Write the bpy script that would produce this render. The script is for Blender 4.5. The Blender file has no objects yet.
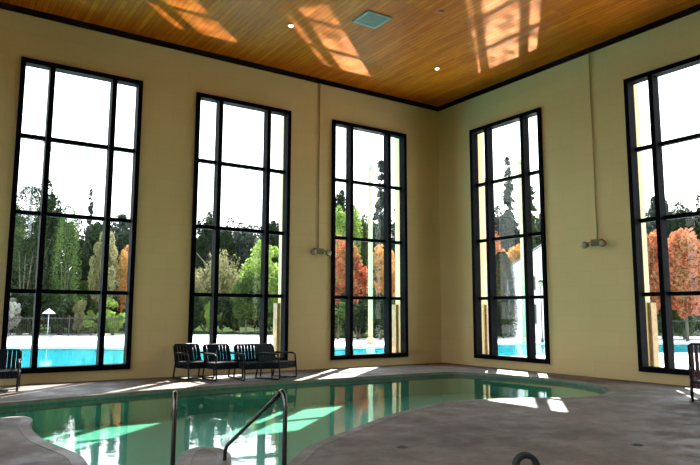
import bpy, bmesh, math, random
from mathutils import Vector, Matrix
import numpy as np
R_ = math.radians
COL = bpy.context.scene.collection
sc = bpy.context.scene
rng = random.Random(7)

# ------------------------------------------------------------ camera
CAM = Vector((-14.9917, -16.6909, 1.65)); YAW, PIT, ROL, FPX = 0.9797, 0.126, 0.0032, 639.25
Fv = Vector((math.cos(YAW)*math.cos(PIT), math.sin(YAW)*math.cos(PIT), math.sin(PIT)))
Rv = Vector((math.sin(YAW), -math.cos(YAW), 0)); Uv = Rv.cross(Fv)
R2 = Rv*math.cos(ROL)+Uv*math.sin(ROL); U2 = -Rv*math.sin(ROL)+Uv*math.cos(ROL)
cd = bpy.data.cameras.new('camera'); cam = bpy.data.objects.new('camera', cd); COL.objects.link(cam)
cd.sensor_width = 36; cd.lens = FPX/700*36; cd.clip_start = .05; cd.clip_end = 500
M = Matrix((R2, U2, -Fv)).transposed().to_4x4(); M.translation = CAM; cam.matrix_world = M
sc.camera = cam

def bearing(px, dist):
    """ground point in the direction of a column of the photo, dist metres away"""
    r = Fv + R2*(px-350)/FPX - U2*(312-232.5)/FPX
    h = Vector((r.x, r.y)).normalized()
    return CAM.x+h.x*dist, CAM.y+h.y*dist, h
def top_z(px, py, dist):
    r = Fv + R2*(px-350)/FPX - U2*(py-232.5)/FPX
    return 1.65 + r.z/math.hypot(r.x, r.y)*dist

# ------------------------------------------------------------ materials
def mat(name, base=(.5, .5, .5), rough=.6, metal=0, noise=None, bump=0, bscale=40, spec=.5, transl=0, coord='Object', stretch=(1, 1, 1)):
    m = bpy.data.materials.new(name); m.use_nodes = True
    nt = m.node_tree; b = nt.nodes['Principled BSDF']; L = nt.links.new
    b.inputs['Base Color'].default_value = (*base, 1); b.inputs['Roughness'].default_value = rough
    b.inputs['Metallic'].default_value = metal; b.inputs['Specular IOR Level'].default_value = spec
    tc = nt.nodes.new('ShaderNodeTexCoord'); mp = nt.nodes.new('ShaderNodeMapping'); mp.inputs['Scale'].default_value = stretch
    L(tc.outputs[coord], mp.inputs[0])
    if noise:
        col2, sc_, = noise[:2]
        n = nt.nodes.new('ShaderNodeTexNoise'); n.inputs['Scale'].default_value = sc_; n.inputs['Detail'].default_value = 6
        n.inputs['Roughness'].default_value = .65
        L(mp.outputs[0], n.inputs['Vector'])
        r = nt.nodes.new('ShaderNodeValToRGB'); r.color_ramp.elements[0].position = .36; r.color_ramp.elements[1].position = .64
        r.color_ramp.elements[0].color = (*base, 1); r.color_ramp.elements[1].color = (*col2, 1)
        L(n.outputs['Fac'], r.inputs[0]); L(r.outputs[0], b.inputs['Base Color'])
    if bump:
        n2 = nt.nodes.new('ShaderNodeTexNoise'); n2.inputs['Scale'].default_value = bscale; n2.inputs['Detail'].default_value = 4
        L(mp.outputs[0], n2.inputs['Vector'])
        bp = nt.nodes.new('ShaderNodeBump'); bp.inputs['Strength'].default_value = bump; bp.inputs['Distance'].default_value = .02
        L(n2.outputs['Fac'], bp.inputs['Height']); L(bp.outputs[0], b.inputs['Normal'])
    if transl:
        t = nt.nodes.new('ShaderNodeBsdfTranslucent'); mx = nt.nodes.new('ShaderNodeMixShader'); mx.inputs[0].default_value = transl
        src = b.inputs['Base Color']
        if src.is_linked: L(src.links[0].from_socket, t.inputs[0])
        else: t.inputs[0].default_value = (*base, 1)
        L(b.outputs[0], mx.inputs[1]); L(t.outputs[0], mx.inputs[2]); L(mx.outputs[0], nt.nodes['Material Output'].inputs[0])
    return m

def wall_mat():
    m = mat('painted_block', (.58, .465, .235), .75)
    nt = m.node_tree; L = nt.links.new; b = nt.nodes['Principled BSDF']
    g = nt.nodes.new('ShaderNodeNewGeometry'); sp = nt.nodes.new('ShaderNodeSeparateXYZ'); L(g.outputs['Position'], sp.inputs[0])
    ad = nt.nodes.new('ShaderNodeMath'); ad.operation = 'ADD'; L(sp.outputs[0], ad.inputs[0]); L(sp.outputs[1], ad.inputs[1])
    cb = nt.nodes.new('ShaderNodeCombineXYZ'); L(ad.outputs[0], cb.inputs[0]); L(sp.outputs[2], cb.inputs[1])
    br = nt.nodes.new('ShaderNodeTexBrick'); L(cb.outputs[0], br.inputs['Vector'])
    br.inputs['Scale'].default_value = 1; br.inputs['Brick Width'].default_value = .8; br.inputs['Row Height'].default_value = .4
    br.inputs['Mortar Size'].default_value = .012; br.inputs['Mortar Smooth'].default_value = .6
    br.inputs['Color1'].default_value = (.58, .465, .235, 1); br.inputs['Color2'].default_value = (.565, .45, .225, 1); br.inputs['Mortar'].default_value = (.54, .43, .215, 1)
    n = nt.nodes.new('ShaderNodeTexNoise'); n.inputs['Scale'].default_value = .35; n.inputs['Detail'].default_value = 5; L(g.outputs['Position'], n.inputs['Vector'])
    mx = nt.nodes.new('ShaderNodeMixRGB'); mx.blend_type = 'MULTIPLY'; mx.inputs[0].default_value = .5
    rp = nt.nodes.new('ShaderNodeValToRGB'); rp.color_ramp.elements[0].position = .3; rp.color_ramp.elements[1].position = .7
    rp.color_ramp.elements[0].color = (.8, .8, .76, 1); rp.color_ramp.elements[1].color = (1, 1, 1, 1)
    L(n.outputs['Fac'], rp.inputs[0]); L(br.outputs['Color'], mx.inputs[1]); L(rp.outputs[0], mx.inputs[2]); L(mx.outputs[0], b.inputs['Base Color'])
    bp = nt.nodes.new('ShaderNodeBump'); bp.invert = True; bp.inputs['Strength'].default_value = .3; bp.inputs['Distance'].default_value = .006
    L(br.outputs['Fac'], bp.inputs['Height']); L(bp.outputs[0], b.inputs['Normal'])
    return m

def plank_mat():
    m = mat('stained_pine_planks', (.4, .15, .02), .5, spec=.12)
    nt = m.node_tree; L = nt.links.new; b = nt.nodes['Principled BSDF']
    g = nt.nodes.new('ShaderNodeNewGeometry'); mp = nt.nodes.new('ShaderNodeMapping'); mp.inputs['Rotation'].default_value = (0, 0, R_(90))
    L(g.outputs['Position'], mp.inputs[0])
    br = nt.nodes.new('ShaderNodeTexBrick'); L(mp.outputs[0], br.inputs['Vector'])
    br.inputs['Scale'].default_value = 1; br.inputs['Brick Width'].default_value = 3.6; br.inputs['Row Height'].default_value = .14
    br.inputs['Mortar Size'].default_value = .006; br.inputs['Bias'].default_value = .1
    br.inputs['Color1'].default_value = (.60, .165, .005, 1); br.inputs['Color2'].default_value = (.47, .11, .004, 1); br.inputs['Mortar'].default_value = (.18, .04, .003, 1)
    m2 = nt.nodes.new('ShaderNodeMapping'); m2.inputs['Scale'].default_value = (9, .8, 1); L(g.outputs['Position'], m2.inputs[0])
    n = nt.nodes.new('ShaderNodeTexNoise'); n.inputs['Scale'].default_value = 1.2; n.inputs['Detail'].default_value = 7; n.inputs['Roughness'].default_value = .7; L(m2.outputs[0], n.inputs['Vector'])
    rp = nt.nodes.new('ShaderNodeValToRGB'); rp.color_ramp.elements[0].position = .3; rp.color_ramp.elements[1].position = .7
    rp.color_ramp.elements[0].color = (.62, .55, .5, 1); rp.color_ramp.elements[1].color = (1.15, 1.15, 1.15, 1)
    L(n.outputs['Fac'], rp.inputs[0])
    mx = nt.nodes.new('ShaderNodeMixRGB'); mx.blend_type = 'MULTIPLY'; mx.inputs[0].default_value = 1
    L(br.outputs['Color'], mx.inputs[1]); L(rp.outputs[0], mx.inputs[2]); L(mx.outputs[0], b.inputs['Base Color'])
    bp = nt.nodes.new('ShaderNodeBump'); bp.invert = True; bp.inputs['Strength'].default_value = .6; bp.inputs['Distance'].default_value = .006
    L(br.outputs['Fac'], bp.inputs['Height']); L(bp.outputs[0], b.inputs['Normal'])
    return m

def deck_mat(name, c1, c2, c3, rough=.62, bump=.35):
    m = mat(name, c1, rough)
    nt = m.node_tree; L = nt.links.new; b = nt.nodes['Principled BSDF']
    g = nt.nodes.new('ShaderNodeNewGeometry')
    def noise(s, d=6):
        n = nt.nodes.new('ShaderNodeTexNoise'); n.inputs['Scale'].default_value = s; n.inputs['Detail'].default_value = d; n.inputs['Roughness'].default_value = .65
        L(g.outputs['Position'], n.inputs['Vector']); return n
    n = noise(.55); rp = nt.nodes.new('ShaderNodeValToRGB'); e = rp.color_ramp.elements
    e[0].position = .33; e[0].color = (*c1, 1); e[1].position = .68; e[1].color = (*c3, 1); k = rp.color_ramp.elements.new(.5); k.color = (*c2, 1)
    L(n.outputs['Fac'], rp.inputs[0])
    n2 = noise(9, 8); mx = nt.nodes.new('ShaderNodeMixRGB'); mx.blend_type = 'OVERLAY'; mx.inputs[0].default_value = .45
    L(rp.outputs[0], mx.inputs[1]); L(n2.outputs['Fac'], mx.inputs[2]); L(mx.outputs[0], b.inputs['Base Color'])
    n3 = noise(1.6, 5); r3 = nt.nodes.new('ShaderNodeMapRange'); r3.inputs[1].default_value = .4; r3.inputs[2].default_value = .62; r3.inputs[3].default_value = rough-.22; r3.inputs[4].default_value = rough+.1
    L(n3.outputs['Fac'], r3.inputs[0]); L(r3.outputs[0], b.inputs['Roughness'])
    bp = nt.nodes.new('ShaderNodeBump'); bp.inputs['Strength'].default_value = bump; bp.inputs['Distance'].default_value = .01
    L(n2.outputs['Fac'], bp.inputs['Height']); L(bp.outputs[0], b.inputs['Normal'])
    return m

def schlick(nt, f0, bp=None):
    lw = nt.nodes.new('ShaderNodeLayerWeight'); lw.inputs['Blend'].default_value = .5
    if bp: nt.links.new(bp.outputs[0], lw.inputs['Normal'])
    p = nt.nodes.new('ShaderNodeMath'); p.operation = 'POWER'; p.inputs[1].default_value = 5; nt.links.new(lw.outputs['Facing'], p.inputs[0])
    r = nt.nodes.new('ShaderNodeMapRange'); r.inputs[3].default_value = f0; r.inputs[4].default_value = 1; nt.links.new(p.outputs[0], r.inputs[0])
    class O: outputs = [r.outputs[0]]
    return O
def water_mat(name, tint, ripple, strength):
    m = bpy.data.materials.new(name); m.use_nodes = True; nt = m.node_tree; L = nt.links.new
    nt.nodes.remove(nt.nodes['Principled BSDF']); out = nt.nodes['Material Output']
    g = nt.nodes.new('ShaderNodeNewGeometry'); n = nt.nodes.new('ShaderNodeTexNoise'); n.inputs['Scale'].default_value = ripple; n.inputs['Detail'].default_value = 3
    L(g.outputs['Position'], n.inputs['Vector'])
    bp = nt.nodes.new('ShaderNodeBump'); bp.inputs['Strength'].default_value = strength; bp.inputs['Distance'].default_value = .02; L(n.outputs['Fac'], bp.inputs['Height'])
    fr = schlick(nt, .02, bp)
    gl = nt.nodes.new('ShaderNodeBsdfGlossy'); gl.inputs['Roughness'].default_value = .02; L(bp.outputs[0], gl.inputs['Normal'])
    tr = nt.nodes.new('ShaderNodeBsdfTransparent'); tr.inputs[0].default_value = (*tint, 1)
    mx = nt.nodes.new('ShaderNodeMixShader'); L(fr.outputs[0], mx.inputs[0]); L(tr.outputs[0], mx.inputs[1]); L(gl.outputs[0], mx.inputs[2]); L(mx.outputs[0], out.inputs[0])
    return m

def glass_mat():
    m = bpy.data.materials.new('window_glass'); m.use_nodes = True; nt = m.node_tree; L = nt.links.new
    nt.nodes.remove(nt.nodes['Principled BSDF']); out = nt.nodes['Material Output']
    fr = schlick(nt, .016)
    gl = nt.nodes.new('ShaderNodeBsdfGlossy'); gl.inputs['Roughness'].default_value = .01
    tr = nt.nodes.new('ShaderNodeBsdfTransparent'); tr.inputs[0].default_value = (.94, .96, .96, 1)
    mx = nt.nodes.new('ShaderNodeMixShader'); L(fr.outputs[0], mx.inputs[0]); L(tr.outputs[0], mx.inputs[1]); L(gl.outputs[0], mx.inputs[2]); L(mx.outputs[0], out.inputs[0])
    return m

def tile_mat(name, c1, c2, grout, s):
    m = mat(name, c1, .35); nt = m.node_tree; L = nt.links.new; b = nt.nodes['Principled BSDF']
    tc = nt.nodes.new('ShaderNodeTexCoord'); br = nt.nodes.new('ShaderNodeTexBrick'); br.offset = 0
    L(tc.outputs['Object'], br.inputs['Vector']); br.inputs['Scale'].default_value = s
    br.inputs['Brick Width'].default_value = .5; br.inputs['Row Height'].default_value = .5; br.inputs['Mortar Size'].default_value = .02
    br.inputs['Color1'].default_value = (*c1, 1); br.inputs['Color2'].default_value = (*c2, 1); br.inputs['Mortar'].default_value = (*grout, 1)
    L(br.outputs['Color'], b.inputs['Base Color']); return m

def emit_mat(name, c, s):
    m = bpy.data.materials.new(name); m.use_nodes = True; nt = m.node_tree; b = nt.nodes['Principled BSDF']
    b.inputs['Base Color'].default_value = (*c, 1); b.inputs['Emission Color'].default_value = (*c, 1); b.inputs['Emission Strength'].default_value = s; return m

MT = dict(
 wall=wall_mat(), ceil=plank_mat(),
 deck=deck_mat('pool_deck_concrete', (.075, .056, .046), (.125, .097, .08), (.19, .152, .127), .75),
 patio=deck_mat('patio_concrete', (.50, .48, .45), (.58, .56, .53), (.64, .62, .59), .8, .15),
 cornice=mat('dark_cornice', (.008, .003, .003), .7, noise=((.012, .005, .004), 3), spec=.1),
 bronze=mat('dark_bronze_metal', (.002, .002, .0035), .6, 0, noise=((.0035, .0035, .006), 3), spec=.03),
 glass=glass_mat(),
 stucco=mat('cream_stucco', (.62, .56, .32), .85, noise=((.55, .50, .28), 2), bump=.2, bscale=60),
 stone=mat('tan_stone', (.42, .30, .16), .85, noise=((.24, .17, .10), 5), bump=.6, bscale=9),
 basin=tile_mat('pool_plaster', (.14, .38, .285), (.13, .36, .27), (.12, .34, .25), 3),
 band=tile_mat('green_waterline_tile', (.015, .10, .07), (.02, .13, .09), (.04, .12, .09), 10),
 obasin=tile_mat('blue_pool_plaster', (.25, .80, .86), (.24, .77, .83), (.22, .73, .8), 2),
 oband=tile_mat('blue_waterline_tile', (.02, .16, .22), (.03, .2, .26), (.1, .22, .25), 8),
 coping=deck_mat('coping_concrete', (.10, .078, .064), (.145, .115, .096), (.19, .155, .132), .68, .3),
 ocoping=deck_mat('pale_coping', (.5, .49, .46), (.56, .55, .52), (.62, .61, .58), .7, .2),
 water=water_mat('indoor_water', (.70, .95, .88), 3.2, .08), owater=water_mat('outdoor_water', (.6, .95, .97), 5, .1),
 chrome=mat('stainless_steel', (.13, .125, .12), .2, 1, bump=.02),
 chair=mat('black_tube_frame', (.003, .003, .004), .5, 0, noise=((.006, .006, .007), 12), spec=.2),
 strap=mat('navy_vinyl_strap', (.003, .005, .009), .6, noise=((.006, .010, .018), 15), spec=.15),
 maroon=mat('maroon_vinyl', (.05, .012, .016), .45, noise=((.07, .02, .024), 12)),
 fixture=mat('beige_fixture_plastic', (.12, .095, .05), .5, noise=((.16, .13, .075), 14)),
 conduit=mat('painted_conduit', (.40, .31, .16), .6, noise=((.36, .28, .15), 10)),
 lens=mat('clear_lens', (.26, .23, .14), .3, noise=((.2, .18, .11), 20)),
 vent=mat('blue_grey_vent_metal', (.20, .25, .22), .5, .1, noise=((.13, .19, .18), 8)),
 ventd=mat('vent_shadow_metal', (.02, .03, .03), .6, noise=((.03, .04, .04), 8)),
 trim=mat('brass_trim_ring', (.30, .16, .05), .35, .6, noise=((.35, .2, .07), 14)),
 lamp=emit_mat('lamp_lens', (1, .82, .55), 7),
 bag=mat('black_woven_fabric', (.006, .007, .0065), .6, noise=((.02, .028, .024), 60), bump=.6, bscale=120),
 drain=mat('drain_metal', (.05, .04, .035), .5, .4, noise=((.07, .06, .05), 30)),
 bark=mat('tree_bark', (.06, .045, .03), .9, noise=((.11, .09, .065), 8), bump=.7, bscale=15),
 white=mat('white_siding', (.78, .78, .80), .7, noise=((.74, .74, .77), 3)),
 roof=mat('grey_shingles', (.16, .16, .17), .85, noise=((.22, .21, .21), 6), bump=.4, bscale=20),
 fence=mat('black_iron', (.02, .02, .022), .5, .3, noise=((.03, .03, .03), 10)),
 polem=mat('pale_concrete_pole', (.34, .32, .2), .8, noise=((.28, .26, .17), 5), bump=.2),
 steel=mat('grey_galvanised_steel', (.35, .36, .38), .45, .5, noise=((.3, .31, .33), 9)),
 canvas=mat('white_canvas', (.8, .8, .78), .9, noise=((.75, .75, .73), 8), transl=.3),
 terracotta=mat('terracotta', (.42, .16, .09), .8, noise=((.36, .13, .08), 8)),
)
def leafm(name, a, b, t=.35): return mat(name, tuple(1.25*q for q in a), .8, noise=(tuple(min(1.35*q, .8) for q in b), 1.3), transl=t, spec=.06)
LM = dict(
 dark=leafm('dark_evergreen_leaves', (.008, .015, .008), (.022, .036, .015), .15),
 grey=leafm('grey_green_needles', (.022, .033, .026), (.05, .065, .05), .2),
 mid=leafm('mid_green_leaves', (.025, .05, .014), (.065, .10, .03)),
 light=leafm('light_green_leaves', (.09, .17, .03), (.24, .30, .08), .45),
 olive=leafm('olive_leaves', (.10, .10, .04), (.20, .19, .10), .35),
 red=leafm('red_autumn_leaves', (.36, .07, .045), (.22, .14, .06), .4),
 orange=leafm('orange_autumn_leaves', (.44, .17, .06), (.22, .19, .07), .4),
 pale=leafm('pale_blossoms', (.35, .33, .31), (.10, .12, .07), .3),
)

# ------------------------------------------------------------ mesh builders
class MB:
    def __init__(s): s.v = []; s.f = []
    def add(s, v, f):
        o = len(s.v); s.v += [tuple(p) for p in v]; s.f += [tuple(i+o for i in q) for q in f]
    def box(s, a, b):
        (x0, y0, z0), (x1, y1, z1) = a, b
        s.add([(x0,y0,z0),(x1,y0,z0),(x1,y1,z0),(x0,y1,z0),(x0,y0,z1),(x1,y0,z1),(x1,y1,z1),(x0,y1,z1)],
              [(0,3,2,1),(4,5,6,7),(0,1,5,4),(1,2,6,5),(2,3,7,6),(3,0,4,7)]); return s
    def obox(s, c, u, v, w):
        c, u, v, w = map(Vector, (c, u, v, w)); P = [c+u*i+v*j+w*k for k in (-1, 1) for (i, j) in ((-1,-1),(1,-1),(1,1),(-1,1))]
        s.add(P, [(0,3,2,1),(4,5,6,7),(0,1,5,4),(1,2,6,5),(2,3,7,6),(3,0,4,7)]); return s
    def tube(s, pts, r, n=8, closed=False, r2=None):
        pts = [Vector(p) for p in pts]; N = len(pts); rings = []; up = None
        for i, p in enumerate(pts):
            a = pts[(i-1) % N] if (closed or i > 0) else p; b = pts[(i+1) % N] if (closed or i < N-1) else p
            t = (b-a).normalized()
            if up is None:
                up = Vector((0, 0, 1)) if abs(t.z) < .9 else Vector((1, 0, 0))
            x = t.cross(up).normalized(); y = x.cross(t).normalized(); up = y
            rr = r if r2 is None else r+(r2-r)*i/(N-1)
            rings.append([p+x*math.cos(k*math.tau/n)*rr+y*math.sin(k*math.tau/n)*rr for k in range(n)])
        v = [q for g in rings for q in g]; f = []
        for i in range(N if closed else N-1):
            j = (i+1) % N
            for k in range(n): f.append((i*n+k, i*n+(k+1) % n, j*n+(k+1) % n, j*n+k))
        if not closed: f.append(tuple(range(n))[::-1]); f.append(tuple((N-1)*n+k for k in range(n)))
        s.add(v, f); return s
    def lathe(s, prof, c=(0, 0, 0), n=20, axis='z'):
        v = []; f = []
        for (r, z) in prof:
            for k in range(n):
                a = k*math.tau/n; p = (r*math.cos(a), r*math.sin(a), z)
                if axis == 'x': p = (p[2], p[0], p[1])
                if axis == 'y': p = (p[0], p[2], p[1])
                v.append((c[0]+p[0], c[1]+p[1], c[2]+p[2]))
        for i in range(len(prof)-1):
            for k in range(n): f.append((i*n+k, i*n+(k+1) % n, (i+1)*n+(k+1) % n, (i+1)*n+k))
        f.append(tuple(range(n))[::-1]); f.append(tuple((len(prof)-1)*n+k for k in range(n)))
        s.add(v, f); return s
    def build(s, name, m, parent=None, smooth=False, bevel=0):
        me = bpy.data.meshes.new(name); me.from_pydata(s.v, [], s.f); me.update()
        bm = bmesh.new(); bm.from_mesh(me); bmesh.ops.recalc_face_normals(bm, faces=bm.faces); bm.to_mesh(me); bm.free()
        me.materials.append(m)
        if smooth: me.polygons.foreach_set('use_smooth', [True]*len(me.polygons)); me.update()
        o = bpy.data.objects.new(name, me); COL.objects.link(o)
        if parent: o.parent = parent
        if bevel:
            b = o.modifiers.new('bevel', 'BEVEL'); b.width = bevel; b.segments = 2; b.limit_method = 'ANGLE'
        return o
def tag(o, label=None, cat=None, group=None, kind=None):
    if label: o['label'] = label
    if cat: o['category'] = cat
    if group: o['group'] = group
    if kind: o['kind'] = kind
    return o
def thing(name, loc=(0, 0, 0), rz=0, **k):
    o = bpy.data.objects.new(name, None); COL.objects.link(o); o.location = loc; o.rotation_euler = (0, 0, rz); o.empty_display_size = .2
    return tag(o, **k)
def copy_tree(o, parent=None):
    c = o.copy(); COL.objects.link(c)
    if parent: c.parent = parent
    for ch in [x for x in ALLCH.get(o.name, [])]: copy_tree(ch, c)
    return c
ALLCH = {}
def index_children():
    ALLCH.clear()
    for o in bpy.data.objects:
        if o.parent: ALLCH.setdefault(o.parent.name, []).append(o)
def arc(c, r, a0, a1, n, u, v):
    c, u, v = Vector(c), Vector(u), Vector(v)
    return [c+u*r*math.cos(a0+(a1-a0)*i/n)+v*r*math.sin(a0+(a1-a0)*i/n) for i in range(n+1)]
def spline(P, n=6):
    out = []; N = len(P)
    for i in range(N):
        p0, p1, p2, p3 = [Vector((*P[(i+k-1) % N], 0)) for k in range(4)]
        for j in range(n):
            t = j/n
            q = .5*((2*p1)+(-p0+p2)*t+(2*p0-5*p1+4*p2-p3)*t*t+(-p0+3*p1-3*p2+p3)*t**3); out.append((q.x, q.y))
    return out
def offset(P, d):
    N = len(P); A = sum(P[i][0]*P[(i+1) % N][1]-P[(i+1) % N][0]*P[i][1] for i in range(N)); s = 1 if A > 0 else -1
    out = []
    for i in range(N):
        a = Vector(P[i-1]); b = Vector(P[(i+1) % N]); t = (b-a).normalized(); out.append((P[i][0]+t.y*d*s, P[i][1]-t.x*d*s))
    return out
def flat_with_holes(name, outer, holes, z, m):
    bm = bmesh.new(); es = []
    for lp in [outer]+holes:
        vs = [bm.verts.new((x, y, z)) for x, y in lp]
        for i in range(len(vs)): es.append(bm.edges.new((vs[i], vs[(i+1) % len(vs)])))
    bmesh.ops.triangle_fill(bm, edges=es, use_beauty=True, use_dissolve=False)
    bmesh.ops.recalc_face_normals(bm, faces=bm.faces)
    if sum(f.normal.z for f in bm.faces) < 0: bmesh.ops.reverse_faces(bm, faces=bm.faces)
    me = bpy.data.meshes.new(name); bm.to_mesh(me); bm.free(); me.materials.append(m)
    o = bpy.data.objects.new(name, me); COL.objects.link(o); return o
def strip(P, Q, zp, zq):
    N = len(P); mb = MB(); mb.add([(x, y, zp) for x, y in P]+[(x, y, zq) for x, y in Q], [(i, (i+1) % N, N+(i+1) % N, N+i) for i in range(N)]); return mb

# ------------------------------------------------------------ room
X0, X1, Y0, Y1, H, WH = -20.0, 0.0, -22.0, 0.0, 9.0, 8.85
T = .45; ZB, ZT = .2488, 7.7519
LW = [(-13.3565, -10.4587), (-8.9693, -5.9943), (-4.4958, -1.5195)]
RW = [(-4.5569, -1.619), (-10.24, -7.2955)]
LWX = LW+[(-17.85, -14.93)]; RWX = RW+[(-15.9, -12.95)]
BW = [(-18.2, -13.2), (-12, -7), (-6, -1)]
def wall(name, axis, fixed, lo, hi, ops, sgn):
    """axis 'x': runs along x at y=fixed, thickness going to sgn"""
    mb = MB()
    def bx(a, b, z0, z1):
        f0, f1 = sorted((fixed, fixed+sgn*T))
        if axis == 'x': mb.box((a, f0, z0), (b, f1, z1))
        else: mb.box((f0, a, z0), (f1, b, z1))
    c = lo
    for a, b in sorted(ops):
        bx(c, a, 0, H); bx(a, b, 0, ZB); bx(a, b, ZT, H); c = b
    bx(c, hi, 0, H)
    o = mb.build(name, MT['wall']); return tag(o, kind='structure')
wall('wall_left', 'x', Y1, X0-T, X1+T, LWX, 1)
wall('wall_right', 'y', X1, Y0-T, Y1, RWX, 1)
wall('wall_back', 'x', Y0, X0-T, X1, [], -1)
wall('wall_near', 'y', X0, Y0, Y1, [(-21, -16), (-14.5, -9.5), (-8, -3)], -1)
tag(MB().box((X0-T, Y0-T, H), (X1+T, Y1+T, H+.25)).build('ceiling', MT['ceil']), kind='structure')
mb = MB()
mb.box((X0, Y1-.05, WH), (X1, Y1, H)); tag(mb.build('trim_1', MT['cornice']), label='dark cornice along the left wall', kind='structure')
mb = MB(); mb.box((X1-.05, Y0, WH), (X1, Y1-.05, H)); tag(mb.build('trim_2', MT['cornice']), label='dark cornice along the right wall', kind='structure')
def window(n, axis, fixed, a, b, sgn):
    """parts: frame, mullion x2, transom x3, pane"""
    root = thing(f'window_{n}', kind='structure', label='tall dark bronze window of twelve panes')
    def bx(mb, p, q, z0, z1, d0, d1):
        f0, f1 = sorted((fixed+sgn*d0, fixed+sgn*d1))
        if axis == 'x': mb.box((p, f0, z0), (q, f1, z1))
        else: mb.box((f0, p, z0), (f1, q, z1))
    fw = .11; D0, D1 = -.08, .20
    mb = MB(); bx(mb, a, a+fw, ZB, ZT, D0, D1); bx(mb, b-fw, b, ZB, ZT, D0, D1)
    bx(mb, a+fw, b-fw, ZB, ZB+.13, D0, D1); bx(mb, a+fw, b-fw, ZT-.12, ZT, D0, D1); mb.build('window_frame', MT['bronze'], root)
    w = b-a; ms = [a+w*.245, a+w*.755]
    for x in ms: mb = MB(); bx(mb, x-.06, x+.06, ZB+.13, ZT-.12, -.07, .20); mb.build('mullion', MT['bronze'], root)
    zs = [ZB+(ZT-ZB)*k for k in (.253, .502, .75)]
    for z in zs: mb = MB(); bx(mb, a+fw, b-fw, z-.05, z+.05, .1, .22); mb.build('transom', MT['bronze'], root)
    mb = MB(); bx(mb, a+fw, b-fw, ZB+.13, ZT-.12, .155, .163); mb.build('pane', MT['glass'], root)
    return root
k = 1
for a, b in LW: window(k, 'x', Y1, a, b, 1); k += 1
for a, b in RW[:1]+RW[1:]: window(k, 'y', X1, a, b, 1); k += 1
window(6, 'x', Y1, *LWX[3], 1); window(7, 'y', X1, *RWX[2], 1)
for i, (a, b) in enumerate([(-21, -16), (-14.5, -9.5), (-8, -3)]): window(8+i, 'y', X0, a, b, -1)

# outside piers beside the windows: cream shafts on stone bases
n = 1
for axis, ops in (('x', LW[1:]), ('y', RWX)):
    for a, b in ops:
        for (p, q, st) in ((a-.5, a+.0, 'lo'), (b-.0, b+.5, 'hi')):
            root = thing('wall_pier', kind='structure', label='cream pier on a stone base beside the window')
            def bx2(mb, p, q, z0, z1, d0, d1):
                if axis == 'x': mb.box((p, d0, z0), (q, d1, z1))
                else: mb.box((d0, p, z0), (d1, q, z1))
            m1 = MB(); bx2(m1, p, q, 1.95, 8.6, T, T+.14); m1.build('shaft', MT['stucco'], root)
            e0, e1 = (.06, .1) if st == 'lo' else (.1, .06)
            m1 = MB(); bx2(m1, p-(.1 if st == 'lo' else .1), q+.1, -.02, 1.95, T, T+.24); m1.build('stone_base', MT['stone'], root)

# ------------------------------------------------------------ indoor pool
PP = [(-16.4, -3.35), (-13.6, -3.15), (-11.8, -2.85), (-10.1, -2.66), (-8.3, -2.55), (-5.5, -2.62), (-2.9, -2.7), (-2.0, -3.0), (-1.55, -4.13), (-1.25, -5.9), (-1.5, -7.0), (-2.15, -7.85),
      (-3.2, -8.37), (-4.1, -8.25), (-5.0, -7.8), (-6.0, -7.5), (-7.05, -7.55), (-8.4, -8.1), (-9.7, -8.85), (-10.75, -9.5), (-11.35, -10.1), (-11.8, -10.5),
      (-12.1, -10.2), (-11.83, -9.5), (-11.78, -9.1), (-11.92, -8.87), (-12.14, -8.92), (-12.34, -9.2), (-12.7, -9.9), (-13.1, -9.9), (-13.33, -9.4), (-13.3, -8.5), (-13.5, -7.3), (-13.5, -6.1), (-13.38, -5.35), (-13.6, -5.0), (-14.6, -5.05), (-16.4, -5.1), (-17.2, -4.3)]
PS = spline(PP, 5)
tag(flat_with_holes('floor', [(X0, Y0), (X1, Y0), (X1, Y1), (X0, Y1)], [offset(PS, .16)], 0, MT['deck']), kind='structure')
pool = thing('swimming_pool', (-7, -6, 0), label='indoor free-form swimming pool with still green water inside the brown deck', cat='pool')
inv = Matrix.Translation((7, 6, 0))
def pbuild(mb, name, m, root, smooth=False):
    ox, oy = root.location.x, root.location.y; mb.v = [(x-ox, y-oy, z) for x, y, z in mb.v]; return mb.build(name, m, root, smooth)
def pool_parts(root, PSx, zdeck, zw, depth, mats, cw):
    off = offset(PSx, cw); mb = strip(off, PSx, zdeck+.004, zdeck+.004)
    N = len(PSx); mb.f += []; b2 = strip(PSx, PSx, zdeck+.004, zdeck-.06); mb.add(b2.v, b2.f)
    pbuild(mb, 'coping', mats[0], root)
    pbuild(strip(PSx, PSx, zdeck-.06, zdeck-.2), 'waterline_tiles', mats[1], root)
    off = offset(PSx, -.001)
    fl = flat_with_holes('basin_floor', PSx, [], -depth, mats[2]); fl.data.transform(Matrix.Translation((-root.location.x, -root.location.y, 0))); fl.parent = root; fl.name = 'basin_floor'
    pbuild(strip(PSx, PSx, zdeck-.2, -depth), 'basin_wall', mats[2], root)
    w = flat_with_holes('water', PSx, [], zw, mats[3]); w.data.transform(Matrix.Translation((-root.location.x, -root.location.y, 0))); w.parent = root
pool_parts(pool, PS, 0, -.09, .6, (MT['coping'], MT['band'], MT['basin'], MT['water']), .16)

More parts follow.
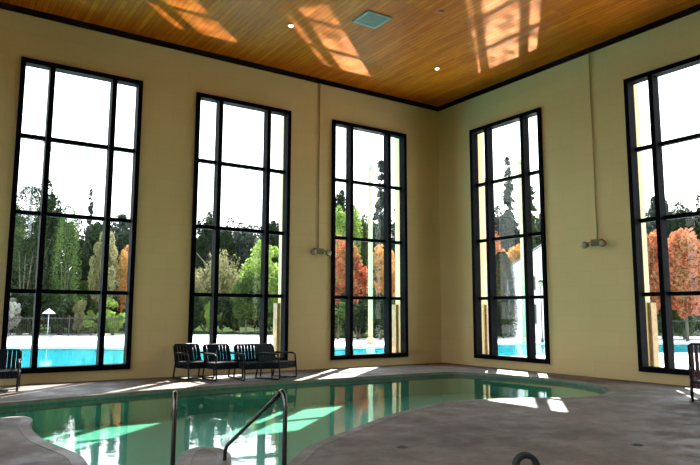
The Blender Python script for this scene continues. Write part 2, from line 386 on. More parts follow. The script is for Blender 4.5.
# ------------------------------------------------------------ grab rails
def grab_rail(foot, end, ztop, zend, label):
    root = thing('pool_handrail', (foot[0], foot[1], 0), label=label, cat='handrail', group='chrome rails at the pool steps')
    d = Vector((end[0]-foot[0], end[1]-foot[1], 0)); L = d.length; u = d/L
    pts = [Vector((0, 0, 0)), Vector((0, 0, ztop*.5)), Vector((0, 0, ztop-.16))]
    pts += [Vector((0, 0, ztop-.16))+u*.09*(1-math.cos(a))+Vector((0, 0, .13*math.sin(a))) for a in [R_(22), R_(45), R_(68), R_(90), R_(115), R_(138)]]
    e = u*L+Vector((0, 0, zend))
    s = pts[-1]; pts += [s.lerp(e, t) for t in (.1, .3, .6, .9, .97)]
    pts += [e+Vector((0, 0, -.05))+u*.02, e+Vector((0, 0, -.14))+u*.03, e+Vector((0, 0, -1.1-zend+.0))+u*.03]
    MB().tube(pts, .021, 12).build('rail', MT['chrome'], root, True)
    MB().lathe([(.021, .0), (.055, .0), (.05, .018), (.023, .022)]).build('base_flange', MT['chrome'], root, True)
    return root
grab_rail((-12.2, -11.5), (-12.0, -9.74), .98, .16, 'chrome pool handrail seen side on, its sloping bar running down to the water')
grab_rail((-13.02, -10.95), (-12.62, -9.78), .96, .12, 'chrome pool handrail seen end on as a single upright left of the other')

# ------------------------------------------------------------ strap chairs
def make_chair(name, label, cat, group, backh=.46, strapm='strap', recl=18):
    root = thing(name, label=label, cat=cat, group=group)
    w = .34; sh = .36; d0, d1 = -.30, .27; r = .019
    ca, sa = math.cos(R_(recl)), math.sin(R_(recl)); up = Vector((0, sa, ca)); B = Vector((0, d1, sh))
    # side frames: sled legs with arm
    for s in (-1, 1):
        x = s*w
        P = [(x, d1+.10, .0), (x, d0-.02, .0), (x, d0-.05, .04), (x, d0-.03, .3), (x, d0+.0, .54), (x, d0+.04, .575), (x, d0+.12, .58), (x, d1+.06, .57)]
        mb = MB().tube([(p[0], p[1], p[2]+.014) for p in P], r, 8)
        mb.tube([(x, d1+.10, .014), (x, d1+.02, sh), (x, d1+.06, .57)], r, 8)
        mb.build('side_frame', MT['chair'], root, True)
        MB().obox((x, (d0+d1)/2+.05, .60), (.034, 0, 0), (0, .25, 0), (0, 0, .018)).build('armrest', MT['chair'], root, bevel=.006)
    mb = MB(); mb.tube([(-w, d0, sh), (w, d0, sh)], r, 8).tube([(-w, d1, sh), (w, d1, sh)], r, 8)
    mb.tube([(-w, d0, sh), (-w, d1, sh)], r, 8).tube([(w, d0, sh), (w, d1, sh)], r, 8); mb.build('seat_frame', MT['chair'], root, True)
    mb = MB()
    for k in range(9): x = -w+.035+k*(2*w-.07)/8; mb.obox((x, (d0+d1)/2, sh-.03), (.035, 0, 0), (0, (d1-d0)/2+.015, 0), (0, 0, .075))
    mb.build('seat', MT[strapm], root)
    tl = B+up*backh
    mb = MB(); mb.tube([(-w, d1, sh), Vector((-w, 0, 0))+B+up*(backh-.05), Vector((-w+.05, 0, 0))+tl, Vector((w-.05, 0, 0))+tl, Vector((w, 0, 0))+B+up*(backh-.05), (w, d1, sh)], r, 8)
    mb.build('back_frame', MT['chair'], root, True)
    mb = MB(); nrm = Vector((0, -ca, sa))
    for k in range(8): x = -w+.05+k*(2*w-.1)/7; mb.obox(B+up*(backh/2)+Vector((x, 0, 0)), (.037, 0, 0), up*(backh/2), nrm*.004)
    mb.build('backrest', MT[strapm], root)
    mb = MB(); mb.tube([(-w, d0-.05, .045), (w, d0-.05, .045)], .01, 6); mb.build('stretcher', MT['chair'], root, True)
    return root
proto = make_chair('patio_chair', '', 'chair', 'low strap chairs along the window wall')
tall = make_chair('patio_chair', 'dark maroon high-backed patio chair cut off by the right edge, before the rightmost window', 'chair', None, .72, 'maroon', 12)
index_children()
spots = [(-9.05, -.75, 10, 1.06, 'black strap patio chair at the left end of the four under the second window'),
         (-8.5, -1.3, 4, 1.06, 'black strap patio chair second from left of the four under the second window'),
         (-7.86, -1.7, -4, 1.06, 'black strap patio chair third from left of the four under the second window'),
         (-7.22, -1.75, 26, 1.06, 'black strap patio chair at the right end of the four, turned sideways to the wall'),
         (-13.42, -.95, -10, 1.04, 'black strap patio chair standing alone under the leftmost window at the photo edge')]
for i, (x, y, a, s, lb) in enumerate(spots):
    o = proto if i == 0 else copy_tree(proto)
    o.location = (x, y, 0); o.rotation_euler = (0, 0, R_(a)); o.scale = (s, s, s); o['label'] = lb
tall.location = (-2.16, -10.11, 0); tall.rotation_euler = (0, 0, R_(-60))

# ------------------------------------------------------------ emergency lights with conduit
def emergency_light(loc, rz, ztop, label):
    root = thing('emergency_light', loc, rz, label=label, cat='wall light', group='twin-head wall lights on conduits')
    MB().box((-.16, -.10, -.07), (.16, -.002, .10)).build('battery_box', MT['fixture'], root, bevel=.012)
    for s in (-1, 1):
        c = (s*.27, -.14, -.04)
        h = MB().lathe([(.03, .05), (.06, .03), (.095, -.05), (.095, -.075)], c, 16, 'y')
        h.tube([(s*.15, -.06, .03), (s*.22, -.09, .03), (s*.27, -.1, .0)], .014, 6)
        hd = h.build('lamp_head', MT['fixture'], root, True)
        MB().lathe([(.088, -.078), (.07, -.092), (.02, -.1)], c, 16, 'y').build('lens', MT['lens'], hd, True)
    MB().tube([(0, -.03, .1), (0, -.03, ztop-loc[2])], .018, 8).build('conduit', MT['conduit'], root, True)
    return root
emergency_light((-4.97, 0, 3.52), 0, WH, 'beige twin-head emergency light on a conduit left of the third window')
emergency_light((0, -6.27, 3.54), R_(-90), WH, 'beige twin-head emergency light on a conduit on the right wall between windows')

# ------------------------------------------------------------ ceiling fittings
root = thing('ceiling_vent', (-6.03, -4.3, H), label='square blue-grey air vent in the wooden ceiling', cat='vent')
a = .36
mb = MB(); mb.box((-a, -a, -.03), (a, -a+.07, 0)); mb.box((-a, a-.07, -.03), (a, a, 0)); mb.box((-a, -a+.07, -.03), (-a+.07, a-.07, 0)); mb.box((a-.07, -a+.07, -.03), (a, a-.07, 0)); mb.build('vent_frame', MT['vent'], root)
MB().box((-a+.07, -a+.07, -.006), (a-.07, a-.07, -.001)).build('backing', MT['ventd'], root)
for k in range(6):
    y = -.22+k*.088; MB().obox((0, y, -.022), (a-.075, 0, 0), (0, .03, -.014), (0, .001, .002)).build('slat', MT['vent'], root)
for x, y, lb in [(-7.56, -2.86, 'small lit recessed ceiling light left of the air vent'), (-2.52, -2.79, 'small lit recessed ceiling light nearest the room corner')]:
    root = thing('ceiling_light', (x, y, H), label=lb, cat='ceiling light', group='recessed lights in the plank ceiling')
    MB().lathe([(.10, 0), (.10, -.015), (.075, -.03), (.065, -.03), (.065, 0)], n=24).build('trim_ring', MT['trim'], root, True)
    MB().lathe([(.063, -.01), (.05, -.04), (.01, -.045)], n=20).build('lens', MT['lamp'], root, True)
root = thing('smoke_detector', (-4.89, -5.6, H), label='tiny dark reddish round detector on the wooden ceiling right of the vent', cat='detector')
MB().lathe([(.07, 0), (.07, -.03), (.045, -.05), (.01, -.052)], n=20).build('housing', MT['terracotta'], root, True)
for x, y, lb in [(-7.26, -11.75, 'small dark round floor drain in the right foreground deck'), (-9.85, -10.21, 'small metal floor drain near the curved pool edge')]:
    root = thing('floor_drain', (x, y, 0), label=lb, cat='drain')
    MB().lathe([(.075, .0), (.075, .006), (.055, .007), (.055, .002)], n=24).build('drain_ring', MT['drain'], root, True)
    mb = MB()
    for k in range(5): mb.box((-.05, -.045+k*.02, .002), (.05, -.037+k*.02, .006))
    mb.build('grate', MT['drain'], root)

# ------------------------------------------------------------ black tote bag at the bottom edge
root = thing('tote_bag', (-10.72, -12.95, 0), R_(-35), label='black woven bag with an arched handle on the deck at the bottom edge', cat='bag')
v = []; f = []; nz, nu = 8, 24
for j in range(nz+1):
    t = j/nz; z = .385*t; ww = .15+.02*math.sin(math.pi*t)-.03*t; dd = .09*(1-.55*t)+.02*math.sin(math.pi*t)
    for k2 in range(nu):
        a = k2*math.tau/nu; ca, sa = math.cos(a), math.sin(a); e = .6
        v.append((ww*math.copysign(abs(ca)**e, ca), dd*math.copysign(abs(sa)**e, sa), z+.012*math.sin(3*a)*t))
for j in range(nz):
    for k2 in range(nu): f.append((j*nu+k2, j*nu+(k2+1) % nu, (j+1)*nu+(k2+1) % nu, (j+1)*nu+k2))
f.append(tuple(range(nu))[::-1]); mb = MB(); mb.add(v, f); mb.build('bag_body', MT['bag'], root, True)
for s in (-1, 1):
    MB().tube([(-.085, s*.035, .33)]+arc((0, s*.03, .405), .085, math.pi, 0, 12, (1, 0, 0), (0, -s*.1, 1))+[(.085, s*.035, .33)], .024, 8).build('handle', MT['bag'], root, True)

# ------------------------------------------------------------ outdoors: ground, pool, deck
OP = [(-26, 1.9), (-15, 1.7), (-5, 1.7), (2.0, 2.0), (4.6, 1.5), (7.6, 1.0), (12.0, -.6), (15.5, -1.8), (21, 1.0), (24.5, 4.2), (22, 6.0), (16, 9.0), (10, 11.2), (5.5, 10.9), (0.5, 11.6), (-3.9, 13.2), (-6.8, 16.9), (-11.5, 19.6), (-26, 21)]
OS = spline(OP, 5)
outer = [(-60, T), (-60, 60), (-20, 46.5), (-9, 42.1), (-1, 37.9), (3, 32.8), (7.2, 30.4), (8.9, 20.6), (12, 18.6), (21, 18), (25, 16), (33, 12.5), (38, 8), (44, -6), (52, -25), (52, -60), (T, -60), (T, T)]
tag(flat_with_holes('patio', outer, [offset(OS, .35)], -.03, MT['patio']), label='sunlit pale concrete pool deck outside', kind='structure')
op = thing('outdoor_pool', (0, 8, 0), label='outdoor pool of bright turquoise water beyond the windows', cat='pool')
pool_parts(op, OS, -.03, -.1, 1.3, (MT['ocoping'], MT['oband'], MT['obasin'], MT['owater']), .35)
MTG = mat('lawn_grass', (.014, .026, .008), .95, spec=.02, noise=((.035, .055, .014), 1.5), bump=.6, bscale=30)
tag(flat_with_holes('lawn', [(-300, -300), (300, -300), (300, 300), (-300, 300)], [], -1.5, MTG), kind='structure')
# lawn bank rising behind the deck edge
edge = outer[1:16]
cx, cy = -10, 0
def push(P, s): return [(cx+(x-cx)*s, cy+(y-cy)*s) for x, y in P]
vv = []; ff = []; rows = [(1, -.035), (1.06, .12), (1.2, .5), (1.6, 1.6), (2.4, 4.5), (3.4, 8)]
NE = len(edge)
for s, z in rows: vv += [(x, y, z+(rng.uniform(-.1, .1) if s > 1.1 else 0)) for x, y in push(edge, s)]
for j in range(len(rows)-1):
    for i in range(NE-1): ff.append((j*NE+i, j*NE+i+1, (j+1)*NE+i+1, (j+1)*NE+i))
mb = MB(); mb.add(vv, ff); g = mb.build('hillside', MTG, None, True); tag(g, kind='structure')

# ------------------------------------------------------------ trees
npr = np.random.default_rng(5)
def leaf_mesh(name, centers, size, m, droop=0, asp=1):
    n = len(centers); a = npr.normal(size=(n, 3)); a /= np.linalg.norm(a, axis=1)[:, None]
    b = npr.normal(size=(n, 3)); b -= (b*a).sum(1)[:, None]*a; b /= np.linalg.norm(b, axis=1)[:, None]
    if droop: b[:, 2] -= droop; b /= np.linalg.norm(b, axis=1)[:, None]
    sz = (size*npr.uniform(.6, 1.3, n))[:, None]; a = a*sz*.5; b = b*sz; a[:, 2] /= asp; b[:, 2] /= asp
    V = np.stack([centers-b, centers+a, centers+b, centers-a], 1).reshape(-1, 3)
    me = bpy.data.meshes.new(name); me.vertices.add(4*n); me.vertices.foreach_set('co', V.ravel().astype(np.float32))
    me.loops.add(4*n); me.loops.foreach_set('vertex_index', np.arange(4*n, dtype=np.int32))
    me.polygons.add(n); me.polygons.foreach_set('loop_start', np.arange(0, 4*n, 4, dtype=np.int32)); me.polygons.foreach_set('loop_total', np.full(n, 4, np.int32))
    me.update(); me.validate(); me.materials.append(m); return me
def crown(kind, n):
    """points in a unit tree: height 1, radius about .5"""
    if kind == 'conifer':
        B = 130; zb = 1-(1-npr.uniform(0, 1, B)**1.25)*.9; zb = np.clip(1.0-npr.uniform(0, 1, B)**.8*.9, .08, .985); ab = npr.uniform(0, math.tau, B); lb = (.03+.47*(1-zb)**.75)*npr.uniform(.55, 1.05, B)
        k = npr.integers(0, B, n); t = npr.uniform(0, 1, n)**.7; w_ = .05*(1.1-t); rr = lb[k]*t
        P = np.stack([rr*np.cos(ab[k]), rr*np.sin(ab[k]), zb[k]-.05*t*t*(1-zb[k])], 1)+npr.normal(size=(n, 3))*w_[:, None]*np.array([1, 1, .22]); P[:, 2] = np.clip(P[:, 2], .01, 1.02); return P
        t = npr.uniform(0, 1, n)**.75; z = 1-.88*t; r = .5*t**.8*(0.62+.38*((t*13) % 1)); a = npr.uniform(0, math.tau, n); rr = r*npr.uniform(.35, 1, n)
        return np.stack([rr*np.cos(a), rr*np.sin(a), z-.05*rr], 1)
    if kind == 'column':
        z = npr.uniform(0.02, 1, n); r = .5*np.sqrt(np.clip(1-((z-.4)/.62)**2, 0, 1)); a = npr.uniform(0, math.tau, n); rr = r*npr.uniform(.6, 1, n)*(1+.12*np.sin(5*a+9*z))
        return np.stack([rr*np.cos(a), rr*np.sin(a), z], 1)
    K = 60 if kind != 'shrub' else 22
    c = []
    lo = .02 if kind in ('full', 'shrub') else .2 if kind == 'broad' else (.12 if kind == 'low' else .05)
    while len(c) < K:
        p = npr.uniform(-1, 1, 3)
        if .35 < np.linalg.norm(p) < 1: c.append((p[0]*.36, p[1]*.36, (lo+1)/2+p[2]*(1-lo)/2*.8))
    c = np.array(c); idx = npr.integers(0, K, n); d = npr.normal(size=(n, 3)); d /= np.linalg.norm(d, axis=1)[:, None]; d *= npr.uniform(.6, 1, n)[:, None]**.5
    rad = npr.uniform(.06, .14, K)[idx][:, None]; P = c[idx]+d*rad*np.array([1, 1, .8])
    if kind == 'willow': P[:, 2] -= npr.uniform(0, .22, n)*(np.hypot(P[:, 0], P[:, 1])*2)
    P[:, 2] = np.clip(P[:, 2], 0.01, 1.03); return P
def trunk_mb(kind):
    mb = MB()
    if kind in ('shrub', 'column'):
        for k2 in range(3): a = k2*2.1; mb.tube([(0.02*math.cos(a), .02*math.sin(a), -.02), (.08*math.cos(a), .08*math.sin(a), .3), (.16*math.cos(a), .16*math.sin(a), .55)], .02, 6, r2=.006)
        return mb
    mb.tube([(0, 0, -.03), (.008, 0, .2), (0, .012, .45), (0, 0, .9)], .026, 8, r2=.005)
    if kind != 'conifer':
        for k2 in range(7):
            a = k2*2.4; h = .22+.06*k2; mb.tube([(0, 0, h), (.13*math.cos(a), .13*math.sin(a), h+.12), (.30*math.cos(a), .30*math.sin(a), h+.24)], .012, 6, r2=.004)
    return mb
PROT = {}
def far(px, D):
    for lim, d0, b in ((165, 43, 51.5), (310, 31, 50), (430, 24, 42), (600, 25.5, 46), (9999, 32, 46.5)):
        if px < lim: return b+max(D-d0, 0)*.75
def tree(name, kind, leaf, px, D, ytop, wpx, label, cat, group=None, n=None, zb=None, size=None):
    if D < 70: D = far(px, D)
    x, y, h = bearing(px, D); zt = top_z(px, ytop, D); zb = ground_z(x, y)
    H_ = max(zt-zb, .3); Wd = wpx*D/FPX
    n = n or {'conifer': 5200, 'column': 5000, 'broad': 7500, 'full': 8000, 'low': 7500, 'shrub': 4000, 'willow': 6500}[kind]
    asp = max(.5, round(H_/Wd*2)/2); n = int(n*min(max(asp, 1), 3)/1.6); key = (kind, leaf, asp, n)
    if key not in PROT:
        PROT[key] = []
    var = PROT[key]
    if len(var) < 2:
        s = size or {'conifer': .045, 'column': .022, 'broad': .03, 'full': .032, 'low': .03, 'shrub': .06, 'willow': .025}[kind]
        var.append((leaf_mesh('foliage', crown(kind, n), s, LM[leaf], .9 if kind == 'willow' else 0, asp), trunk_mb(kind)))
    fm, tm = var[rng.randrange(len(var))]
    root = thing(name, (x, y, zb), rng.uniform(0, 6), label=label, cat=cat, group=group); root.scale = (Wd, Wd, H_)
    o = bpy.data.objects.new('foliage', fm); COL.objects.link(o); o.parent = root
    if not hasattr(tm, 'obj'):
        tm.obj = tm.build('trunk', MT['bark'], root, True)
    else:
        o2 = tm.obj.copy(); COL.objects.link(o2); o2.parent = root
    return root
from mathutils.bvhtree import BVHTree
bvh = BVHTree.FromPolygons([Vector(p) for p in vv], ff)
def ground_z(x, y):
    hit = bvh.ray_cast(Vector((x, y, 100)), Vector((0, 0, -1)))
    return (hit[0].z-.05) if hit[0] else -.05

# window 1 (px 0-135)
tree('evergreen_tree', 'full', 'dark', 40, 50, 178, 46, 'tall dark rounded evergreen behind the left third of the leftmost window', 'tree')
tree('evergreen_tree', 'column', 'dark', 22, 47, 186, 40, 'dark dense evergreen at the left edge of the leftmost window', 'tree')
tree('evergreen_tree', 'column', 'mid', 63, 46, 205, 26, 'green columnar evergreen left of centre in the leftmost window', 'tree')
tree('conifer_tree', 'conifer', 'grey', 85, 66, 188, 20, 'thin grey pointed conifer rising over the tree line in the leftmost window', 'tree')
tree('evergreen_tree', 'full', 'dark', 95, 52, 214, 40, 'dark broad tree behind the centre right of the leftmost window', 'tree')
tree('conifer_tree', 'conifer', 'grey', 118, 60, 214, 40, 'grey conifer at the right side of the leftmost window', 'tree')
tree('evergreen_tree', 'full', 'dark', 130, 56, 216, 34, 'dark tree at the right edge of the leftmost window', 'tree')
tree('evergreen_tree', 'full', 'mid', 6, 58, 200, 44, 'green tree at the far left edge of the photo behind the others', 'tree')
tree('broadleaf_tree', 'low', 'olive', 102, 45, 226, 34, 'olive brown leafy tree right of centre in the leftmost window', 'tree')
tree('broadleaf_tree', 'low', 'orange', 126, 46, 240, 26, 'rusty orange tree at the right edge of the leftmost window', 'tree')
# window 2 (188-290)
tree('evergreen_tree', 'full', 'dark', 203, 58, 202, 32, 'dark evergreen rising at the left of the second window', 'tree')
tree('evergreen_tree', 'full', 'grey', 245, 60, 204, 38, 'grey-green tree top at the centre of the second window', 'tree')
tree('conifer_tree', 'conifer', 'grey', 264, 62, 205, 26, 'pointed grey conifer right of centre in the second window', 'tree')
tree('evergreen_tree', 'full', 'dark', 226, 57, 216, 34, 'low dark tree left of centre in the second window', 'tree')
tree('evergreen_tree', 'full', 'dark', 283, 56, 216, 32, 'dark tree at the right edge of the second window', 'tree')
tree('weeping_tree', 'willow', 'olive', 212, 40, 236, 62, 'olive weeping tree on the left side of the second window', 'tree')
tree('broadleaf_tree', 'low', 'light', 266, 35, 234, 56, 'bright green leafy tree on the right side of the second window', 'tree')
tree('broadleaf_tree', 'low', 'mid', 246, 33, 268, 36, 'mid green bush-like tree right of centre in the second window', 'tree')
# window 3 (331-406)
tree('evergreen_tree', 'full', 'dark', 338, 58, 178, 34, 'dark tree top at the left edge of the third window', 'tree')
tree('broadleaf_tree', 'broad', 'light', 346, 40, 196, 42, 'tall light green tree on the left of the third window', 'tree')
tree('conifer_tree', 'conifer', 'grey', 381, 52, 158, 34, 'tall grey conifer right of centre in the third window', 'tree')
tree('conifer_tree', 'conifer', 'grey', 400, 60, 186, 34, 'grey conifer at the right edge of the third window', 'tree')
tree('broadleaf_tree', 'broad', 'mid', 366, 56, 212, 40, 'mid green tree low behind the centre of the third window', 'tree')
tree('maple_tree', 'low', 'red', 348, 32, 232, 52, 'red autumn maple on the left of the third window', 'tree')
tree('maple_tree', 'low', 'orange', 384, 32, 240, 44, 'orange autumn maple on the right of the third window', 'tree')
# window 4 (476-550)
tree('conifer_tree', 'conifer', 'grey', 488, 62, 176, 32, 'grey conifer at the left of the fourth window', 'tree')
tree('conifer_tree', 'conifer', 'grey', 512, 60, 156, 30, 'tallest grey conifer behind the middle of the fourth window', 'tree')
tree('conifer_tree', 'conifer', 'mid', 534, 54, 186, 36, 'green conifer at the right of the fourth window', 'tree')
tree('evergreen_tree', 'full', 'grey', 500, 52, 200, 46, 'grey-green tree behind the left half of the fourth window', 'tree')
tree('evergreen_tree', 'full', 'grey', 552, 56, 196, 40, 'grey-green tree at the right edge of the fourth window', 'tree')
tree('maple_tree', 'low', 'red', 490, 40, 226, 40, 'red autumn maple on the left of the fourth window', 'tree')
tree('maple_tree', 'low', 'orange', 512, 34, 234, 44, 'orange autumn maple in the middle of the fourth window', 'tree')
tree('arborvitae', 'column', 'dark', 503, 26, 252, 26, 'near-black pointed evergreen shrub beside the white house', 'shrub', n=16000)
# window 5 (640-700)
for px, D, yt, w, kd, lb in [(640, 56, 190, 40, 'grey', 'grey-green tree at the left edge of the fifth window'), (664, 60, 186, 44, 'grey', 'grey-green tree top in the middle of the fifth window'), (690, 58, 192, 44, 'dark', 'dark tree top toward the right of the fifth window'), (716, 56, 188, 44, 'dark', 'dark tree top at the right edge of the photo')]:
    tree('evergreen_tree', 'full', kd, px, D, yt, w, lb, 'tree')
tree('maple_tree', 'low', 'red', 652, 33, 222, 46, 'red autumn maple at the left of the fifth window', 'tree')
tree('maple_tree', 'low', 'red', 686, 32, 216, 56, 'red autumn maple filling the right of the fifth window', 'tree')
tree('maple_tree', 'low', 'orange', 668, 37, 226, 50, 'orange autumn maple between the red ones of the fifth window', 'tree')
# hedge shrubs along the far deck edge
HD = [(4, 45, 290, 34, 'pale', 'pale blossoming shrub at the left edge of the leftmost window'), (34, 46, 284, 44, 'dark', 'dark shrub behind the garden parasol'), (60, 45, 290, 34, 'dark', 'dark shrub right of the garden parasol'),
      (80, 44, 294, 16, 'olive', 'olive brown shrub in the centre of the leftmost window'), (92, 43.5, 308, 20, 'light', 'bright green low shrub near the centre of the leftmost window'), (114, 43, 296, 30, 'light', 'bright green shrub on the right of the leftmost window'),
      (104, 47, 272, 40, 'dark', 'dark tall shrub behind the bright ones in the leftmost window'), (134, 45, 288, 30, 'dark', 'dark shrub at the right edge of the leftmost window'), (20, 48, 276, 40, 'dark', 'dark tall shrub at the left of the leftmost window'),
      (72, 49, 270, 44, 'mid', 'mid green tall shrub at the middle of the leftmost window'),
      (194, 37, 292, 22, 'dark', 'dark shrub at the left edge of the second window'), (212, 36, 298, 24, 'light', 'bright green shrub on the left of the second window'), (234, 36.5, 300, 28, 'dark', 'dark shrub in the middle of the second window'),
      (262, 33, 296, 34, 'mid', 'green shrub under the bright tree of the second window'), (284, 32, 292, 22, 'mid', 'green shrub at the right edge of the second window'),
      (338, 24, 298, 30, 'mid', 'green shrub at the left of the third window'), (358, 24.5, 292, 34, 'dark', 'dark shrub left of centre in the third window'), (380, 24, 290, 34, 'dark', 'dark shrub right of centre in the third window'), (402, 25, 292, 28, 'mid', 'green shrub at the right of the third window'),
      (484, 27, 284, 28, 'mid', 'green shrub at the left edge of the fourth window'), (524, 28.6, 306, 26, 'red', 'low reddish shrub before the white house'),
      (640, 38, 284, 34, 'dark', 'dark shrub at the left of the fifth window'), (662, 38, 278, 36, 'dark', 'dark shrub in the middle of the fifth window'), (684, 38, 282, 36, 'dark', 'dark shrub toward the right of the fifth window'), (706, 38, 280, 36, 'dark', 'dark shrub at the right edge of the photo')]
for px, D, yt, w, lf, lb in HD:
    tree('garden_shrub', 'shrub', lf, px, D, yt, w, lb, 'shrub')
for px0, px1, d in [(-4, 142, 45), (190, 294, 34), (328, 412, 25.5), (474, 512, 27), (634, 714, 34)]:
    px = px0
    while px < px1:
        tree('boxwood_bush', 'full', 'dark' if rng.random() < .65 else 'mid', px, d+rng.uniform(1.5, 3.5), 292+rng.uniform(-9, 7), 26, 'dark rounded bush in the planting along the far deck edge', 'bush', 'rounded bushes along the far deck edge'); px += rng.uniform(14, 19)
# the wood on the hillside behind: individual trees that fill between the named ones
woods = []
i = 0
for px0, px1, yt in [(-30, 150, 214), (180, 300, 222), (325, 415, 214), (465, 560, 206), (625, 725, 206)]:
    px = px0
    while px < px1:
        woods.append((px, 84+rng.uniform(0, 14), yt+rng.uniform(-7, 9))); px += rng.uniform(13, 17)
        i += 1
for px, D, yt in woods:
    tree('woodland_tree', 'full', 'dark' if rng.random() < .5 else 'grey', px, D, yt, 40, 'distant woodland tree on the hillside behind the garden', 'tree', 'woodland trees on the hillside')
for px0, px1 in [(-20, 150), (180, 300), (325, 415), (465, 560), (625, 725)]:
    px = px0
    while px < px1:
        tree('understorey_bush', 'full', 'dark' if rng.random() < .6 else 'mid', px, 54+rng.uniform(0, 5), 262+rng.uniform(-8, 8), 38, 'dark understorey bush at the foot of the woodland', 'bush', 'understorey bushes before the woodland'); px += rng.uniform(20, 26)

# ------------------------------------------------------------ poles, house, fence, parasol
x, y, h = bearing(24, 60); gz = ground_z(x, y); zt = top_z(24, 122, 60)
root = thing('floodlight_pole', (x, y, gz), math.atan2(h.y, h.x)-math.pi/2, label='slender grey floodlight pole with angled lamps above the trees in the leftmost window', cat='light pole')
MB().tube([(0, 0, 0), (0, 0, zt-gz)], .16, 10, r2=.09).build('pole', MT['steel'], root, True)
for dz, s in ((-1.0, 1), (-5.5, 1)):
    zz = zt-gz+dz
    ar = MB().tube([(0, 0, zz-.3), (s*.5, 0, zz-.1), (s*.7, 0, zz-.2)], .05, 6); hd = ar.build('bracket_arm', MT['steel'], root, True)
    MB().obox((s*1.0, 0, zz-.8), (.55, 0, -.65), (0, .22, 0), (.10, 0, .08)).build('floodlight', MT['steel'], hd)
for px, D, yt, wd, lb in [(370.5, 36, 168, .13, 'tall pale round column beyond the pool in the third window'), (524.5, 39, 163, .14, 'tall pale round column before the white house in the fourth window')]:
    x, y, h = bearing(px, D); zt = top_z(px, yt, D)
    root = thing('garden_column', (x, y, -.03), label=lb, cat='column', group='tall pale columns on the pool deck')
    MB().lathe([(wd, 0), (wd*.96, zt*.5), (wd*.85, zt)], n=20).build('shaft', MT['polem'], root, True)
    MB().lathe([(wd+.1, 0), (wd+.1, .25), (wd+.03, .35), (wd, .36)], n=20).build('column_base', MT['polem'], root, True)
    MB().lathe([(wd*.85, zt), (wd+.08, zt+.12), (wd+.08, zt+.2), (.02, zt+.25)], n=20).build('column_cap', MT['polem'], root, True)
# house
x, y, h = bearing(552, 48); ang = math.atan2(h.y, h.x)-math.pi/2
root = thing('white_house', (x, y, 0), ang+.12, label='white gabled house beyond the pool in the fourth window', cat='house')
hw, hd_, eh, rh = 3.0, 6, 4.9, 6.9
zb_ = -.1
mb = MB(); mb.add([(-hw,0,zb_),(hw,0,zb_),(hw,0,eh),(0,0,rh),(-hw,0,eh),(-hw,hd_,zb_),(hw,hd_,zb_),(hw,hd_,eh),(0,hd_,rh),(-hw,hd_,eh)],
 [(0,1,2,3,4),(5,9,8,7,6),(0,4,9,5),(1,6,7,2),(2,7,8,3),(3,8,9,4)]); mb.build('walls', MT['white'], root)
mb = MB()
for s in (-1, 1):
    a = Vector((s*(hw+.35), 0, eh-.22)); b = Vector((0, 0, rh+.06)); c = (a+b)/2
    mb.obox(c+Vector((0, hd_/2, .06)), (b-a)/2, (0, hd_/2+.35, 0), (0, 0, .06))
mb.build('roof', MT['roof'], root)
for wx, z0, z1 in ((-1.5, .9, 2.4), (1.5, .9, 2.4), (-1.5, 3.3, 4.4), (1.5, 3.3, 4.4)):
    w = MB(); w.box((wx-.5, -.05, z0), (wx+.5, -.001, z1)); wf = w.build('house_window', MT['steel'], root)
    MB().box((wx-.42, -.06, z0+.08), (wx+.42, -.052, z1-.08)).build('house_pane', mat('dark_pane', (.03, .04, .05), .1, noise=((.05, .06, .07), 2)), wf)
# lamp post beside the house
x, y, h = bearing(541.5, 40); zt = top_z(541, 280, 40)
root = thing('lamp_post', (x, y, -.03), label='short dark lamp post in front of the white house', cat='lamp post')
MB().lathe([(.09, 0), (.08, .2), (.035, .3), (.03, zt-.4)], n=12).build('post', MT['fence'], root, True)
MB().lathe([(.05, zt-.4), (.13, zt-.3), (.15, zt-.08)], n=12).build('lantern', MT['lens'], root, True)
MB().lathe([(.18, zt-.08), (.1, zt+.02), (.02, zt+.08)], n=12).build('lantern_cap', MT['fence'], root, True)
# parasol
x, y, h = bearing(49, 49); zt = top_z(49, 309, 49)
root = thing('garden_parasol', (x, y, -.03), label='small white parasol standing on the far deck in the leftmost window', cat='parasol')
zt = max(zt, 1.9)
MB().tube([(0, 0, 0), (0, 0, zt)], .03, 8).build('pole', MT['steel'], root, True)
MB().lathe([(.42, zt-.30), (.41, zt-.27), (.25, zt-.12), (.02, zt+.05)], n=8).build('canopy', MT['canvas'], root)
MB().lathe([(.3, 0), (.3, .08), (.05, .12)], n=16).build('base', MT['steel'], root, True)
# iron fence panels along the deck edge
def fence_panel(p, q, label):
    p, q = Vector(p), Vector(q); d = q-p; L = d.length
    root = thing('iron_fence_panel', (p.x, p.y, -.03), math.atan2(d.y, d.x), label=label, cat='fence', group='black iron fence panels around the pool deck')
    mb = MB(); mb.box((-.04, -.04, 0), (.04, .04, 1.45)); mb.build('post', MT['fence'], root)
    mb = MB(); mb.box((.04, -.02, .15), (L, .02, .19)); mb.box((.04, -.02, 1.25), (L, .02, 1.30)); mb.build('rails', MT['fence'], root)
    mb = MB(); nn = int(L/.14)
    for k2 in range(1, nn): xx = k2*L/nn; mb.box((xx-.008, -.035, .15), (xx+.008, -.021, 1.38))
    mb.build('pickets', MT['fence'], root)
FP = [('leftmost', [(-20, 50.8), (10, 50.8), (40, 50.8), (70, 50.8), (100, 50.6), (130, 50.4), (150, 50.4)]), ('fifth', [(625, 45.5), (645, 45.5), (665, 45.5), (685, 45.5), (705, 45.5)])]
for wn, L_ in FP:
    for (pa, da), (pb, db) in zip(L_, L_[1:]):
        a = bearing(pa, da); b = bearing(pb, db)
        fence_panel((a[0], a[1], 0), (b[0], b[1], 0), f'black iron fence panel of thin pickets seen through the {wn} window')

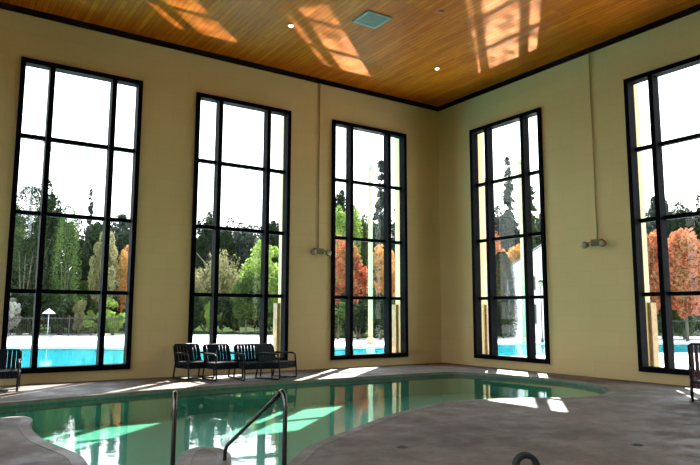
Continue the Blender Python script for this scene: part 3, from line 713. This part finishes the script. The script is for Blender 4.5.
# ------------------------------------------------------------ light
w = bpy.data.worlds.new('sky'); sc.world = w; w.use_nodes = True; nt = w.node_tree
bg = nt.nodes['Background']; tc = nt.nodes.new('ShaderNodeTexCoord'); sp = nt.nodes.new('ShaderNodeSeparateXYZ'); nt.links.new(tc.outputs['Generated'], sp.inputs[0])
rp = nt.nodes.new('ShaderNodeValToRGB'); rp.color_ramp.elements[0].position = 0; rp.color_ramp.elements[0].color = (1, .98, .94, 1); rp.color_ramp.elements[1].position = .7; rp.color_ramp.elements[1].color = (.72, .86, 1, 1)
nt.links.new(sp.outputs[2], rp.inputs[0]); nt.links.new(rp.outputs[0], bg.inputs[0]); bg.inputs[1].default_value = 2.2
AZ = Vector((.745, .667)); EL = R_(43)
sd = bpy.data.lights.new('sun', 'SUN'); sd.energy = 14; sd.angle = R_(.6); sd.color = (1, .95, .86)
so = bpy.data.objects.new('sun', sd); COL.objects.link(so)
dirv = Vector((-AZ.x*math.cos(EL), -AZ.y*math.cos(EL), -math.sin(EL))); so.rotation_euler = dirv.to_track_quat('-Z', 'Y').to_euler()
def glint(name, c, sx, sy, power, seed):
    """area lamp added to stand in for sunlight thrown up from the rippled outdoor pool"""
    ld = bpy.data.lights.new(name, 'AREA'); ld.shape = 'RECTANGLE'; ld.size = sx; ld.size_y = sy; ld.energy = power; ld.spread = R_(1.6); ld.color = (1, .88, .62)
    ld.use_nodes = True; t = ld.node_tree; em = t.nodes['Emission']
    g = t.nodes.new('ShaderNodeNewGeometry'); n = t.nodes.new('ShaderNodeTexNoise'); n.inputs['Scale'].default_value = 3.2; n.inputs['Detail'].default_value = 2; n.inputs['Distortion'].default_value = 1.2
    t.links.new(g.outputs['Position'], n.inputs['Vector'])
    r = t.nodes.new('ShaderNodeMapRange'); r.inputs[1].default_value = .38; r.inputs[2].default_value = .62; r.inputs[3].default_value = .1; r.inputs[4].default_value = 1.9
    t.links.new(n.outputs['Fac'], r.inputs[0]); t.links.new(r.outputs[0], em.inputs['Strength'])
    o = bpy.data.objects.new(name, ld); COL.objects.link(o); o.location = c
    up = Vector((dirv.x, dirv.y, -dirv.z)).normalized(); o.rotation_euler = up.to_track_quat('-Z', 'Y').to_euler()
glint('sun_glint_lamp', (2.8, -1.25, 1.75), 4.2, 4.8, 75, 1)
for gx in (-8.7, -4.1, .4, 3.0): glint('sun_glint_lamp', (gx, 3.5, 1.5), 3.6, 4, 42, 2)
sc.view_settings.view_transform = 'Standard'; sc.view_settings.look = 'None'; sc.view_settings.gamma = 1; sc.view_settings.use_curve_mapping = False
sc.view_settings.exposure = 1.12
c = sc.cycles
c.use_denoising = True; c.max_bounces = 10; c.diffuse_bounces = 6; c.transparent_max_bounces = 24; c.sample_clamp_indirect = 12; c.use_adaptive_sampling = False
c.caustics_reflective = True; c.blur_glossy = .3
